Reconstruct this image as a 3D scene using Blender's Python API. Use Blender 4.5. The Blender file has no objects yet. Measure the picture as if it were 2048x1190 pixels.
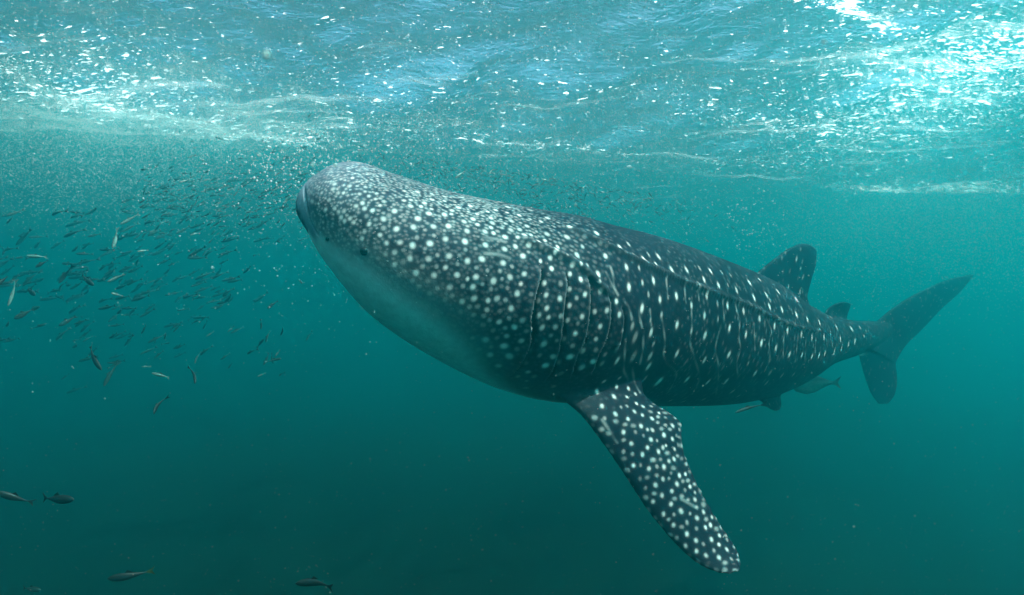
import bpy, bmesh, math, random
import numpy as np
from mathutils import Vector, Matrix
from mathutils.bvhtree import BVHTree

R = math.radians
rng = np.random.default_rng(11)
random.seed(5)
sc = bpy.context.scene
col = sc.collection

# ------------------------------------------------------------------ camera
F = 1150.0                       # focal length in photo pixels (2048 wide)
CAM = np.array([0.0, 0.0, -2.2])  # 2.2 m under the sea surface
WS = 0.85                        # size of the waves
cam_d = bpy.data.cameras.new('camera')
cam = bpy.data.objects.new('camera', cam_d)
col.objects.link(cam)
cam.location = CAM
cam.rotation_euler = (R(90), 0, 0)
cam_d.sensor_width = 36.0
cam_d.lens = 36.0 * F / 2048.0
cam_d.clip_start = 0.02
cam_d.clip_end = 2000.0
cam_d.dof.use_dof = True
cam_d.dof.focus_distance = 2.2
cam_d.dof.aperture_fstop = 4.5
sc.camera = cam

# ------------------------------------------------------------------ light
SUN_EL, SUN_AZ = R(56), R(112)   # azimuth clockwise from +Y (the view direction)
w = bpy.data.worlds.new('World')
sc.world = w
w.use_nodes = True
nt = w.node_tree
bg = nt.nodes['Background']
sky = nt.nodes.new('ShaderNodeTexSky')
sky.sky_type = 'NISHITA'
sky.sun_disc = False
sky.sun_elevation = SUN_EL
sky.sun_rotation = SUN_AZ
sky.dust_density = 4.0
nt.links.new(sky.outputs[0], bg.inputs[0])
bg.inputs[1].default_value = .15

sd = bpy.data.lights.new('sun', 'SUN')
sd.energy = 5.0
sd.angle = R(0.53)
sd.color = (1.0, 0.96, 0.90)
so = bpy.data.objects.new('sun', sd)
col.objects.link(so)
dv = Vector((math.sin(SUN_AZ) * math.cos(SUN_EL), math.cos(SUN_AZ) * math.cos(SUN_EL), math.sin(SUN_EL)))
so.rotation_euler = dv.to_track_quat('Z', 'Y').to_euler()

sc.view_settings.view_transform = 'Standard'
sc.view_settings.look = 'None'
sc.view_settings.gamma = 1.0
sc.view_settings.use_curve_mapping = False
sc.view_settings.exposure = 1.66
cy = sc.cycles
sc.render.engine = 'CYCLES'
cy.max_bounces = 8
cy.volume_bounces = 4
cy.transparent_max_bounces = 12
cy.glossy_bounces = 2
cy.diffuse_bounces = 2
cy.use_denoising = True
cy.denoiser = 'OPENIMAGEDENOISE'
cy.sample_clamp_indirect = 4.0

# ------------------------------------------------------------------ helpers
def at(px, py, d):
    d = d * 0.7725 if d < 2.33 else 1.80 + (d - 2.33) * 0.88
    return np.array([(px - 1024.0) / F * d, d, CAM[2] + (595.0 - py) / F * d])

def mesh_obj(name, verts, faces, mat=None, parent=None, smooth=True):
    me = bpy.data.meshes.new(name)
    me.from_pydata([tuple(v) for v in verts], [], [tuple(f) for f in faces])
    me.validate()
    if smooth:
        me.shade_smooth()
    o = bpy.data.objects.new(name, me)
    col.objects.link(o)
    if mat:
        me.materials.append(mat)
    if parent:
        o.parent = parent
    return o

def quad_mesh(name, V, Q, mat=None, smooth=True, tri=False):
    """fast numpy -> mesh"""
    n = 3 if tri else 4
    me = bpy.data.meshes.new(name)
    me.vertices.add(len(V)); me.vertices.foreach_set('co', np.asarray(V, np.float32).ravel())
    me.loops.add(len(Q) * n); me.loops.foreach_set('vertex_index', np.asarray(Q, np.int32).ravel())
    me.polygons.add(len(Q)); me.polygons.foreach_set('loop_start', np.arange(len(Q), dtype=np.int32) * n)
    me.update(calc_edges=True)
    if smooth:
        me.shade_smooth()
    if mat:
        me.materials.append(mat)
    return me

def link_obj(name, me, parent=None):
    o = bpy.data.objects.new(name, me)
    col.objects.link(o)
    if parent:
        o.parent = parent
    return o

def tag(o, label=None, cat=None, group=None, kind=None):
    if label: o['label'] = label
    if cat: o['category'] = cat
    if group: o['group'] = group
    if kind: o['kind'] = kind

def new_mat(name):
    m = bpy.data.materials.new(name)
    m.use_nodes = True
    m.node_tree.nodes.clear()
    return m, m.node_tree.nodes, m.node_tree.links

def sstep(a, b, x):
    t = np.clip((x - a) / (b - a), 0, 1)
    return t * t * (3 - 2 * t)

def crspline(P, n):
    """Catmull-Rom through the rows of P, n samples, chord parametrised"""
    P = np.asarray(P, float)
    t = np.r_[0, np.cumsum(np.maximum(np.linalg.norm(np.diff(P[:, :3], axis=0), axis=1), 1e-6))]
    return pchip(t, P, np.linspace(0, t[-1], n)), np.linspace(0, t[-1], n)

def pchip(x, Y, xi):
    x = np.asarray(x, float); Y = np.asarray(Y, float)
    if Y.ndim == 1: Y = Y[:, None]
    h = np.diff(x)[:, None]; d = np.diff(Y, axis=0) / h
    m = np.zeros_like(Y)
    m[0], m[-1] = d[0], d[-1]
    for i in range(1, len(x) - 1):
        w1 = 2 * h[i] + h[i - 1]; w2 = h[i] + 2 * h[i - 1]
        s = d[i - 1] * d[i]
        with np.errstate(divide='ignore', invalid='ignore'):
            v = (w1 + w2) / (w1 / d[i - 1] + w2 / d[i])
        m[i] = np.where(s > 0, v, 0)
    k = np.clip(np.searchsorted(x, xi) - 1, 0, len(x) - 2)
    tt = ((xi - x[k]) / (x[k + 1] - x[k]))[:, None]; hh = h[k]
    return ((2*tt**3 - 3*tt**2 + 1) * Y[k] + (tt**3 - 2*tt**2 + tt) * hh * m[k]
            + (-2*tt**3 + 3*tt**2) * Y[k + 1] + (tt**3 - tt**2) * hh * m[k + 1])

# ------------------------------------------------------------------ materials
def water_material():
    m, N, L = new_mat('sea_surface')
    out = N.new('ShaderNodeOutputMaterial')
    geo = N.new('ShaderNodeNewGeometry')
    mp = N.new('ShaderNodeMapping'); mp.inputs['Rotation'].default_value = (0, 0, R(-18)); mp.inputs['Scale'].default_value = (0.55, 1.0, 1.0)
    L.new(geo.outputs['Position'], mp.inputs['Vector'])
    n1 = N.new('ShaderNodeTexNoise'); n1.inputs['Scale'].default_value = 9.5 / WS; n1.inputs['Detail'].default_value = 5; n1.inputs['Roughness'].default_value = .62
    n2 = N.new('ShaderNodeTexNoise'); n2.inputs['Scale'].default_value = 34 / WS; n2.inputs['Detail'].default_value = 3
    L.new(mp.outputs[0], n1.inputs['Vector']); L.new(mp.outputs[0], n2.inputs['Vector'])
    b1 = N.new('ShaderNodeBump'); b1.inputs['Strength'].default_value = 1.0; b1.inputs['Distance'].default_value = 0.036 * WS
    b2 = N.new('ShaderNodeBump'); b2.inputs['Strength'].default_value = 1.0; b2.inputs['Distance'].default_value = 0.011 * WS
    L.new(n1.outputs['Fac'], b1.inputs['Height']); L.new(n2.outputs['Fac'], b2.inputs['Height'])
    L.new(b1.outputs[0], b2.inputs['Normal'])
    fr = N.new('ShaderNodeFresnel'); fr.inputs['IOR'].default_value = 1.37
    L.new(b2.outputs[0], fr.inputs['Normal'])
    tr = N.new('ShaderNodeBsdfTransparent'); tr.inputs[0].default_value = (.72, .86, .86, 1)
    gl = N.new('ShaderNodeBsdfGlossy'); gl.inputs['Roughness'].default_value = 0.08; gl.inputs['Color'].default_value = (.95, .95, .95, 1)
    L.new(b2.outputs[0], gl.inputs['Normal'])
    mx = N.new('ShaderNodeMixShader')
    L.new(fr.outputs[0], mx.inputs[0]); L.new(tr.outputs[0], mx.inputs[1]); L.new(gl.outputs[0], mx.inputs[2])
    # froth lines, and white flecks painting in sun sparkle; the vertex attribute clusters them
    at_ = N.new('ShaderNodeAttribute'); at_.attribute_name = 'sparkle_foam'
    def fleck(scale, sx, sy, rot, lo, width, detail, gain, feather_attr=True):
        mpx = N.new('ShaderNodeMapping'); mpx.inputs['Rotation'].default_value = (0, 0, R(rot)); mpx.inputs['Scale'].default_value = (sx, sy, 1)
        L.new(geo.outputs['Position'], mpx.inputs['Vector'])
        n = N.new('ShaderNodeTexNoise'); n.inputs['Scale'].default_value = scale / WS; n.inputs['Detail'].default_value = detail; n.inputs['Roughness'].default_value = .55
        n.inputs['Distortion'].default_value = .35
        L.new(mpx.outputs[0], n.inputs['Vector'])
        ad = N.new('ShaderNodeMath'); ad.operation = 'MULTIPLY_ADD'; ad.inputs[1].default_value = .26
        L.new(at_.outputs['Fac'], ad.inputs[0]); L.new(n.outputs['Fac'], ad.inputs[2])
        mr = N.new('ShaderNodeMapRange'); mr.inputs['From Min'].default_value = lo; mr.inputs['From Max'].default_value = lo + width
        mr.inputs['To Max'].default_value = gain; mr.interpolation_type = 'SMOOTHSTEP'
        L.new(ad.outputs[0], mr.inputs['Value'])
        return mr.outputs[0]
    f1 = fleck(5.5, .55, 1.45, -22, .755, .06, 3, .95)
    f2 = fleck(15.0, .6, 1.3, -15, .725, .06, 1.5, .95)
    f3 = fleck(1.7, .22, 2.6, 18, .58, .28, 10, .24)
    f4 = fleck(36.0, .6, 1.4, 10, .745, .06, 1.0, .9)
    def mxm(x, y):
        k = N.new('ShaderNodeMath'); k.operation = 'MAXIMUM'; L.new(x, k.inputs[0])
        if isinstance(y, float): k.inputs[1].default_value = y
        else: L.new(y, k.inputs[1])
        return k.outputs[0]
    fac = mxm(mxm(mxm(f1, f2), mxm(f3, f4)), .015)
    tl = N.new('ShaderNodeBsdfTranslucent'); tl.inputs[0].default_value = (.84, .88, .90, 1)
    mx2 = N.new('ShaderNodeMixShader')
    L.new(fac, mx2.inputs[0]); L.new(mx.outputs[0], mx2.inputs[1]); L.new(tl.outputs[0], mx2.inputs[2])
    L.new(mx2.outputs[0], out.inputs['Surface'])
    return m

def simple_mat(name, colr, rough=.5, spec=.5, metal=0.0, noise=0.0, nscale=8, transl=0.0):
    m, N, L = new_mat(name)
    out = N.new('ShaderNodeOutputMaterial')
    p = N.new('ShaderNodeBsdfPrincipled')
    p.inputs['Base Color'].default_value = (*colr, 1)
    p.inputs['Roughness'].default_value = rough
    p.inputs['Specular IOR Level'].default_value = spec
    p.inputs['Metallic'].default_value = metal
    if noise:
        tc = N.new('ShaderNodeNewGeometry')
        n = N.new('ShaderNodeTexNoise'); n.inputs['Scale'].default_value = nscale; n.inputs['Detail'].default_value = 6
        L.new(tc.outputs['Position'], n.inputs['Vector'])
        mr = N.new('ShaderNodeMapRange'); mr.inputs['To Min'].default_value = 1 - noise; mr.inputs['To Max'].default_value = 1 + noise
        L.new(n.outputs['Fac'], mr.inputs['Value'])
        hs = N.new('ShaderNodeHueSaturation'); hs.inputs['Color'].default_value = (*colr, 1)
        L.new(mr.outputs[0], hs.inputs['Value']); L.new(hs.outputs[0], p.inputs['Base Color'])
    sh = p.outputs[0]
    if transl:
        t = N.new('ShaderNodeBsdfTranslucent'); t.inputs[0].default_value = (*colr, 1)
        x = N.new('ShaderNodeMixShader'); x.inputs[0].default_value = transl
        L.new(sh, x.inputs[1]); L.new(t.outputs[0], x.inputs[2]); sh = x.outputs[0]
    L.new(sh, out.inputs['Surface'])
    return m

def fish_material(name, back, flank, belly, metal, rough):
    m, N, L = new_mat(name)
    out = N.new('ShaderNodeOutputMaterial'); p = N.new('ShaderNodeBsdfPrincipled')
    tc = N.new('ShaderNodeTexCoord'); sp = N.new('ShaderNodeSeparateXYZ'); L.new(tc.outputs['Object'], sp.inputs[0])
    mr = N.new('ShaderNodeMapRange'); mr.inputs['From Min'].default_value = -.12; mr.inputs['From Max'].default_value = .12
    L.new(sp.outputs['Z'], mr.inputs['Value'])
    cr = N.new('ShaderNodeValToRGB'); e = cr.color_ramp.elements
    e[0].position = .1; e[0].color = (*belly, 1); e[1].position = .82; e[1].color = (*back, 1)
    a = e.new(.35); a.color = (*flank, 1); b = e.new(.58); b.color = (*flank, 1)
    L.new(mr.outputs[0], cr.inputs[0])
    n = N.new('ShaderNodeTexNoise'); n.inputs['Scale'].default_value = 26
    L.new(tc.outputs['Object'], n.inputs['Vector'])
    mx = N.new('ShaderNodeMixRGB'); mx.blend_type = 'OVERLAY'; mx.inputs[0].default_value = .5
    L.new(cr.outputs[0], mx.inputs[1]); L.new(n.outputs['Fac'], mx.inputs[2])
    L.new(mx.outputs[0], p.inputs['Base Color'])
    p.inputs['Metallic'].default_value = metal; p.inputs['Roughness'].default_value = rough; p.inputs['Specular IOR Level'].default_value = .25
    L.new(p.outputs[0], out.inputs['Surface'])
    return m

def skin_material():
    m, N, L = new_mat('spotted_skin')
    out = N.new('ShaderNodeOutputMaterial'); p = N.new('ShaderNodeBsdfPrincipled')
    at_ = N.new('ShaderNodeAttribute'); at_.attribute_name = 'skin'
    tc = N.new('ShaderNodeTexCoord')
    n = N.new('ShaderNodeTexNoise'); n.inputs['Scale'].default_value = 38; n.inputs['Detail'].default_value = 6; n.inputs['Roughness'].default_value = .7
    L.new(tc.outputs['Object'], n.inputs['Vector'])
    mr = N.new('ShaderNodeMapRange'); mr.inputs['To Min'].default_value = .62; mr.inputs['To Max'].default_value = 1.38
    L.new(n.outputs['Fac'], mr.inputs['Value'])
    mx = N.new('ShaderNodeVectorMath'); mx.operation = 'SCALE'
    L.new(at_.outputs['Color'], mx.inputs[0]); L.new(mr.outputs[0], mx.inputs['Scale'])
    L.new(mx.outputs[0], p.inputs['Base Color'])
    p.inputs['Roughness'].default_value = .55
    p.inputs['Specular IOR Level'].default_value = .03
    n2 = N.new('ShaderNodeTexNoise'); n2.inputs['Scale'].default_value = 160; n2.inputs['Detail'].default_value = 3
    L.new(tc.outputs['Object'], n2.inputs['Vector'])
    b = N.new('ShaderNodeBump'); b.inputs['Strength'].default_value = .35; b.inputs['Distance'].default_value = .004
    L.new(n2.outputs['Fac'], b.inputs['Height']); L.new(b.outputs[0], p.inputs['Normal'])
    L.new(p.outputs[0], out.inputs['Surface'])
    return m

M_WATER = water_material()
M_SKIN = skin_material()
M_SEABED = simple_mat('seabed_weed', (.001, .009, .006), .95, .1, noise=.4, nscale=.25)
M_EYE = simple_mat('eye_black', (.004, .004, .005), .12, .6)
M_BUBBLE = simple_mat('air_bubble', (.9, .95, .95), .08, .9, transl=.45)
M_SNOW = simple_mat('marine_snow', (.62, .70, .66), .8, .2, transl=.3)
M_FDARK = fish_material('dark_fish', (.004, .008, .009), (.007, .012, .013), (.02, .03, .028), .0, .5)
M_FSILV = fish_material('silver_fish', (.04, .07, .07), (.17, .23, .21), (.26, .31, .28), .2, .35)
M_FMID = fish_material('grey_fish', (.010, .018, .018), (.028, .042, .040), (.07, .09, .08), .0, .45)

# ------------------------------------------------------------------ the sea: water surface, seabed, haze
def swell(X, Y):
    X, Y = X / WS, Y / WS
    # a long swell whose trough runs left-near to right-far, then ripples of many sizes
    q = (Y - (8.4 + 0.33 * X)) / 1.05
    z = -0.27 * np.exp(-(q / 2.3) ** 2) + 0.12 * np.cos(q * 2 * math.pi / 9.0 + math.pi) * sstep(45, 8, np.abs(q))
    r = np.random.default_rng(3)
    far = .25 + .75 * sstep(19, 8.5, Y)         # the chop dies out farther off
    for k in range(70):
        lam = 0.30 * (3.4 / 0.30) ** (r.random() ** 1.1)
        th = R(72) + r.normal() * .75
        a = 0.0056 * lam ** 0.95 * (.5 + r.random())
        kx, ky = 2 * math.pi / lam * math.cos(th), 2 * math.pi / lam * math.sin(th)
        ph = r.random() * 6.28
        z = z + far * a * np.sin(kx * X + ky * Y + ph + .6 * np.sin(.5 * X + .4 * Y + k))
    return z * WS

def axis(lo, hi, d, far, n):
    mid = np.arange(lo, hi + d / 2, d)
    g = np.geomspace(d, far, n)
    return np.r_[(lo - np.cumsum(g))[::-1], mid, hi + np.cumsum(g)]
gx = axis(-10, 11, .055, 12, 26); gy = axis(2.2, 15, .055, 12, 26)
GX, GY = np.meshgrid(gx, gy)
GZ = swell(GX, GY)
fade = sstep(60, 20, np.maximum(np.abs(GX), np.abs(GY - 5)))
GZ = GZ * fade
V = np.c_[GX.ravel(), GY.ravel(), GZ.ravel()]
nx, ny = len(gx), len(gy)
ii = (np.arange(ny - 1)[:, None] * nx + np.arange(nx - 1)[None, :]).ravel()
Q = np.c_[ii, ii + 1, ii + nx + 1, ii + nx]
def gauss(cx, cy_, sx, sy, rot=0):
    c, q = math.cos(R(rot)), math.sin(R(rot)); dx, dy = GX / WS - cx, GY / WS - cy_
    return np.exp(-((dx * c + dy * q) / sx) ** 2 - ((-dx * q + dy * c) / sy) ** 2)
sparkle_foam = (.47 * gauss(5.2, 7.4, 2.1, 2.8, -25) + .26 * gauss(5.6, 6.0, 1.2, .9) + .60 * gauss(8.6, 12.0, 2.2, 1.2) + .50 * gauss(-4.6, 6.4, 1.3, 1.3) + .36 * gauss(-3.6, 8.0, 1.1, .7)
        + .62 * gauss(3.1, 5.35, .8, .10, 22) + .22 * gauss(-1.2, 7.2, 2.4, 1.8) + .26 * gauss(1.5, 8.6, 3, .25, 18) + .28 * gauss(-1.0, 9.0, 3.0, .22, 14) + .2 * gauss(2.6, 7.4, 2.2, .2, 24))  # where the painted sun sparkle and the froth gather
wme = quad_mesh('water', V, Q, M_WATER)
fa = wme.attributes.new('sparkle_foam', 'FLOAT', 'POINT'); fa.data.foreach_set('value', np.clip(sparkle_foam, 0, 1).astype(np.float32).ravel())
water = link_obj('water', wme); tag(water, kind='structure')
WX0, WX1, WY0, WY1 = gx[0], gx[-1], gy[0], gy[-1]

SEABED = -5.0
sx = np.linspace(WX0, WX1, 60); sy = np.linspace(WY0, WY1, 60)
SX, SY = np.meshgrid(sx, sy)
SZ = SEABED + .25 * np.sin(SX * .35) * np.cos(SY * .27 + 1)
ii = (np.arange(59)[:, None] * 60 + np.arange(59)[None, :]).ravel()
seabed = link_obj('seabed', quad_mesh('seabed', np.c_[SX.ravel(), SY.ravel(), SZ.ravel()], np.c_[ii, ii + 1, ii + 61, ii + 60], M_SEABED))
tag(seabed, kind='structure')

def haze_box():
    m, N, L = new_mat('sea_water_haze')
    out = N.new('ShaderNodeOutputMaterial'); v = N.new('ShaderNodeVolumePrincipled')
    v.inputs['Color'].default_value = (.02, .70, .785, 1)
    v.inputs['Absorption Color'].default_value = (0, .085, 0, 1)
    v.inputs['Density'].default_value = 0.158
    v.inputs['Anisotropy'].default_value = .89
    L.new(v.outputs[0], out.inputs['Volume'])
    x0, x1, y0, y1 = WX0 - 2, WX1 + 2, WY0 - 2, WY1 + 2
    z0, z1 = SEABED - 1.3, 0.75
    V = [(x, y, z) for z in (z0, z1) for y in (y0, y1) for x in (x0, x1)]
    Fc = [(0, 2, 3, 1), (4, 5, 7, 6), (0, 1, 5, 4), (2, 6, 7, 3), (0, 4, 6, 2), (1, 3, 7, 5)]
    o = mesh_obj('haze', V, Fc, m, smooth=False); tag(o, kind='stuff')
haze_box()

# ------------------------------------------------------------------ whale shark: body surface
# along the body: centre of the girth in the photo, half girth in photo pixels, distance, width / height
ST = np.array([
    # px    py   half   dist  width
    (606, 372,   0.5, 2.330, 1.30),
    (608, 373,  22.0, 2.333, 1.30),
    (614, 376,  38.0, 2.337, 1.35),
    (627, 377,  59.0, 2.345, 1.42),
    (655, 386,  82.0, 2.360, 1.50),
    (718, 433, 115.0, 2.400, 1.52),
    (816, 501, 149.0, 2.470, 1.42),
    (941, 560, 172.0, 2.580, 1.22),
    (1035, 594, 183.0, 2.700, 1.08),
    (1095, 609, 186.0, 2.790, 1.00),
    (1175, 625, 179.0, 2.960, .94),
    (1255, 637, 171.0, 3.180, .90),
    (1370, 658, 153.0, 3.600, .88),
    (1480, 677, 129.0, 4.080, .86),
    (1585, 689,  83.0, 4.680, .84),
    (1655, 682,  48.0, 5.180, .86),
    (1705, 677,  36.0, 5.550, .85),
    (1740, 670,  28.0, 5.850, .75),
    (1790, 660,  13.0, 6.250, .45)])
ROLL = R(21)
P3 = np.array([at(a, b, d) for a, b, _, d, _ in ST])
arc = np.r_[0, np.cumsum(np.linalg.norm(np.diff(P3, axis=0), axis=1))]
NS = 360
sv = np.r_[np.linspace(0, .12, 30, endpoint=False), np.linspace(.12, arc[-1], NS - 30)]
SP = pchip(arc, np.c_[P3, ST[:, 2], ST[:, 4]], sv)
SC = SP[:, :3]
tan_src = SC.copy()
ker = np.ones(31) / 31
for j in range(3):
    tan_src[:, j] = np.convolve(np.pad(SC[:, j], 15, 'edge'), ker, 'valid')
ST_ = np.gradient(tan_src, axis=0); ST_ /= np.linalg.norm(ST_, axis=1)[:, None]
ST_[:30] = ST_[34]
up = np.array([0, 0, 1.0])
SV = up - (ST_ @ up)[:, None] * ST_; SV /= np.linalg.norm(SV, axis=1)[:, None]
SL = np.cross(SV, ST_)                      # towards the camera side (shark's left flank) checked below
if SL[100] @ np.array([0, -1, 0]) < 0: SL = -SL
cr, sr = math.cos(ROLL), math.sin(ROLL)
SV, SL = SV * cr + SL * sr, SL * cr - SV * sr
KW = SP[:, 4]
RV = SP[:, 3] * SC[:, 1] / F / np.sqrt(cr ** 2 + (KW * sr) ** 2)
RL = RV * KW

def section(i, ph):
    """superellipse girth; ph = 0 near side, pi/2 back, -pi/2 belly"""
    c, s = np.cos(ph), np.sin(ph)
    e = 2.0 + .35 * np.exp(-sv[i] / .9)
    k = (np.abs(c) ** e + np.abs(s) ** e) ** (-1 / e)
    return c * k, s * k

NA = 128
PH = np.linspace(0, 2 * math.pi, NA, endpoint=False)
BV = np.zeros((NS, NA, 3))
for i in range(NS):
    c, s = section(i, PH)
    BV[i] = SC[i] + np.outer(c * RL[i], SL[i]) + np.outer(s * RV[i], SV[i])
bverts = BV.reshape(-1, 3)
bfaces = []
for i in range(NS - 1):
    for j in range(NA):
        k = (j + 1) % NA
        bfaces.append((i * NA + j, i * NA + k, (i + 1) * NA + k, (i + 1) * NA + j))
bfaces.append(tuple(range(NA))[::-1]); bfaces.append(tuple((NS - 1) * NA + j for j in range(NA)))

fin_parts = []
def fin(lead, trail, thick, n=40, m=24, root_t=1.0):
    """lens-section fin between two 3D edge curves; returns verts, faces"""
    A, _ = crspline(lead, n); B, _ = crspline(trail, n)
    nrm = np.cross(A[n // 2] - A[0], B[n // 3] - A[n // 3]); nrm /= np.linalg.norm(nrm)
    c = (1 - np.cos(np.linspace(0, math.pi, m))) / 2
    Vv = []
    for side in (1, -1):
        for i in range(n):
            t = i / (n - 1)
            ch = np.linalg.norm(B[i] - A[i])
            th = min(thick * (1 - .72 * t), ch * .35) + .004
            prof = np.sqrt(np.clip(c, 0, 1)) * (1 - c) ** .8 * 2.0
            Vv.append(A[i] + np.outer(c, B[i] - A[i]) + np.outer(side * (th * prof * .5 + .004 * np.sin(math.pi * c) ** .5), nrm))
    Vv = np.concatenate(Vv)
    Fs = []
    o = n * m
    for i in range(n - 1):
        for j in range(m - 1):
            a = i * m + j
            Fs.append((a, a + 1, a + m + 1, a + m)); Fs.append((o + a, o + a + m, o + a + m + 1, o + a + 1))
        Fs.append((i * m, (i + 1) * m, o + (i + 1) * m, o + i * m))
        e = m - 1
        Fs.append((i * m + e, o + i * m + e, o + (i + 1) * m + e, (i + 1) * m + e))
    for j in range(m - 1):
        Fs.append((j, o + j, o + j + 1, j + 1)); a = (n - 1) * m
        Fs.append((a + j, a + j + 1, o + a + j + 1, o + a + j))
    return Vv, Fs

def pts(s, d0, d1):
    P = [tuple(map(float, q.split(','))) for q in s.split()]
    n = len(P)
    return np.array([at(x, y, d0 + (d1 - d0) * i / (n - 1)) for i, (x, y) in enumerate(P)])

def mirror_pt(P):
    k = np.argmin(((SC - P) ** 2).sum(1))
    return P - 2 * ((P - SC[k]) @ SL[k]) * SL[k]

pec_lead = pts('1108,742 1122,792 1160,828 1200,880 1248,950 1303,1033 1354,1092 1400,1132 1440,1149 1470,1149', 2.62, 2.34)
pec_trail = pts('1285,735 1288,782 1310,806 1344,826 1366,850 1366,885 1382,932 1412,995 1450,1058 1480,1108 1484,1132', 2.78, 2.42)
fins = [fin(pec_lead, pec_trail, .085)]
def far_fin(P, deg):
    """mirror to the far flank and carry it higher (the shark is banking)"""
    Q = np.array([mirror_pt(p) for p in P])
    k = int(np.argmin(((SC - Q[0]) ** 2).sum(1)))
    piv = mirror_pt(pec_lead[0]); M3 = np.array(Matrix.Rotation(R(deg), 3, Vector(ST_[k])))
    return piv + (Q - piv) @ M3.T
fins.append(fin(far_fin(pec_lead, 50), far_fin(pec_trail, 50), .085))
dor = fin(pts('1480,600 1508,553 1545,520 1580,495 1600,487 1612,486', 4.15, 4.62),
          pts('1640,655 1620,612 1616,590 1624,560 1633,525 1634,500', 4.85, 4.72), .10)
fins.append(dor)
fins.append(fin(pts('1640,660 1652,622 1668,608 1685,603 1694,603', 5.05, 5.3), pts('1706,670 1694,640 1696,628 1702,612 1702,607', 5.55, 5.42), .05))
fins.append(fin(pts('1715,690 1742,655 1790,613 1850,578 1905,556 1942,549', 5.66, 6.75), pts('1790,728 1810,694 1846,658 1886,616 1922,583 1948,550', 6.3, 6.78), .10))
fins.append(fin(pts('1712,660 1718,705 1727,745 1742,787 1757,808', 5.66, 6.15), pts('1792,690 1792,722 1795,757 1791,787 1777,807', 6.3, 6.3), .08))
pel_l = pts('1500,770 1520,800 1540,818 1552,822', 4.15, 4.15); pel_t = pts('1552,755 1560,785 1564,808 1560,820', 4.35, 4.3)
fins.append(fin(pel_l, pel_t, .04)); fins.append(fin(np.array([mirror_pt(p) for p in pel_l]), np.array([mirror_pt(p) for p in pel_t]), .04))

tmp_v = [bverts]; tmp_f = list(bfaces); off = len(bverts)
for fv, ff in fins:
    tmp_v.append(fv); tmp_f += [tuple(i + off for i in f) for f in ff]; off += len(fv)
raw = mesh_obj('raw', np.concatenate(tmp_v), tmp_f)
bm = bmesh.new(); bm.from_mesh(raw.data); bmesh.ops.recalc_face_normals(bm, faces=bm.faces); bm.to_mesh(raw.data); bm.free()
md = raw.modifiers.new('r', 'REMESH'); md.mode = 'VOXEL'; md.voxel_size = .0085
ms = raw.modifiers.new('s', 'SMOOTH'); ms.factor = .5; ms.iterations = 7
mu = raw.modifiers.new('u', 'SUBSURF'); mu.levels = 1; mu.subdivision_type = 'CATMULL_CLARK'
dg = bpy.context.evaluated_depsgraph_get()
ev = raw.evaluated_get(dg)
me = bpy.data.meshes.new_from_object(ev, depsgraph=dg)
bpy.data.objects.remove(raw)
nv = len(me.vertices)
co = np.empty(nv * 3, np.float32); me.vertices.foreach_get('co', co); co = co.reshape(-1, 3).astype(float)
no = np.empty(nv * 3, np.float32); me.vertices.foreach_get('normal', no); no = no.reshape(-1, 3).astype(float)
print('shark verts', nv, 'tris', 2 * len(me.polygons))

# nearest spine sample -> station, angle, and how far out from the girth (fins)
ki = np.empty(nv, int)
cs = SC[::2]
for a in range(0, nv, 60000):
    b = co[a:a + 60000]
    ki[a:a + 60000] = 2 * np.argmin((b ** 2).sum(1)[:, None] - 2 * b @ cs.T + (cs ** 2).sum(1)[None], axis=1)
rel = co - SC[ki]
cl = (rel * SL[ki]).sum(1); cv = (rel * SV[ki]).sum(1); ct = (rel * ST_[ki]).sum(1)
S = sv[ki] + np.where(ki == 0, np.minimum(ct, 0), np.clip(ct, -.03, .03))
ANG = np.arctan2(cv / RV[ki].clip(.01), cl / RL[ki].clip(.01))       # near side 0, back +90, belly -90
OUT = np.hypot(cl / RL[ki].clip(.02), cv / RV[ki].clip(.02))
axT = ST_[ki]

# ray casting of photo positions on to the surface
step_faces = np.empty(len(me.polygons) * 4, np.int32)
me.loops.foreach_get('vertex_index', step_faces)
bvh = BVHTree.FromPolygons([tuple(c) for c in co], step_faces.reshape(-1, 4).tolist())
def cast(px, py):
    d = at(px, py, 1.0) - CAM
    h = bvh.ray_cast(Vector(CAM), Vector(d).normalized())
    if h[0] is None: return None
    return np.array(h[0]), np.array(h[1])

order = np.argsort(co[:, 0]); xs = co[order, 0]
def near(P, r):
    a, b = np.searchsorted(xs, [P[0] - r, P[0] + r])
    idx = order[a:b]
    d = co[idx] - P
    m = (np.abs(d[:, 1]) < r) & (np.abs(d[:, 2]) < r)
    return idx[m], d[m]

def polyline3(s, mirror=True, n=60):
    P = np.array([tuple(map(float, q.split(','))) for q in s.split()])
    D, _ = crspline(np.c_[P, np.zeros(len(P))], n)
    out = []
    for x, y, _ in D:
        h = cast(x, y)
        if h is not None: out.append(h[0])
    out = np.array(out)
    res = [out]
    if mirror: res.append(np.array([mirror_pt(p) for p in out]))
    return res

def line_field(lines, rad):
    """index, distance, axial offset of vertices near 3D polylines"""
    best = np.full(nv, 9.0); axo = np.zeros(nv); par = np.zeros(nv)
    for L in lines:
        for a in range(len(L)):
            idx, d = near(L[a], rad)
            if len(idx) == 0: continue
            dd = np.linalg.norm(d, axis=1)
            m = dd < best[idx]
            best[idx[m]] = dd[m]; axo[idx[m]] = (d[m] * axT[idx[m]]).sum(1); par[idx[m]] = a / (len(L) - 1)
    return best, axo, par

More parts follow.
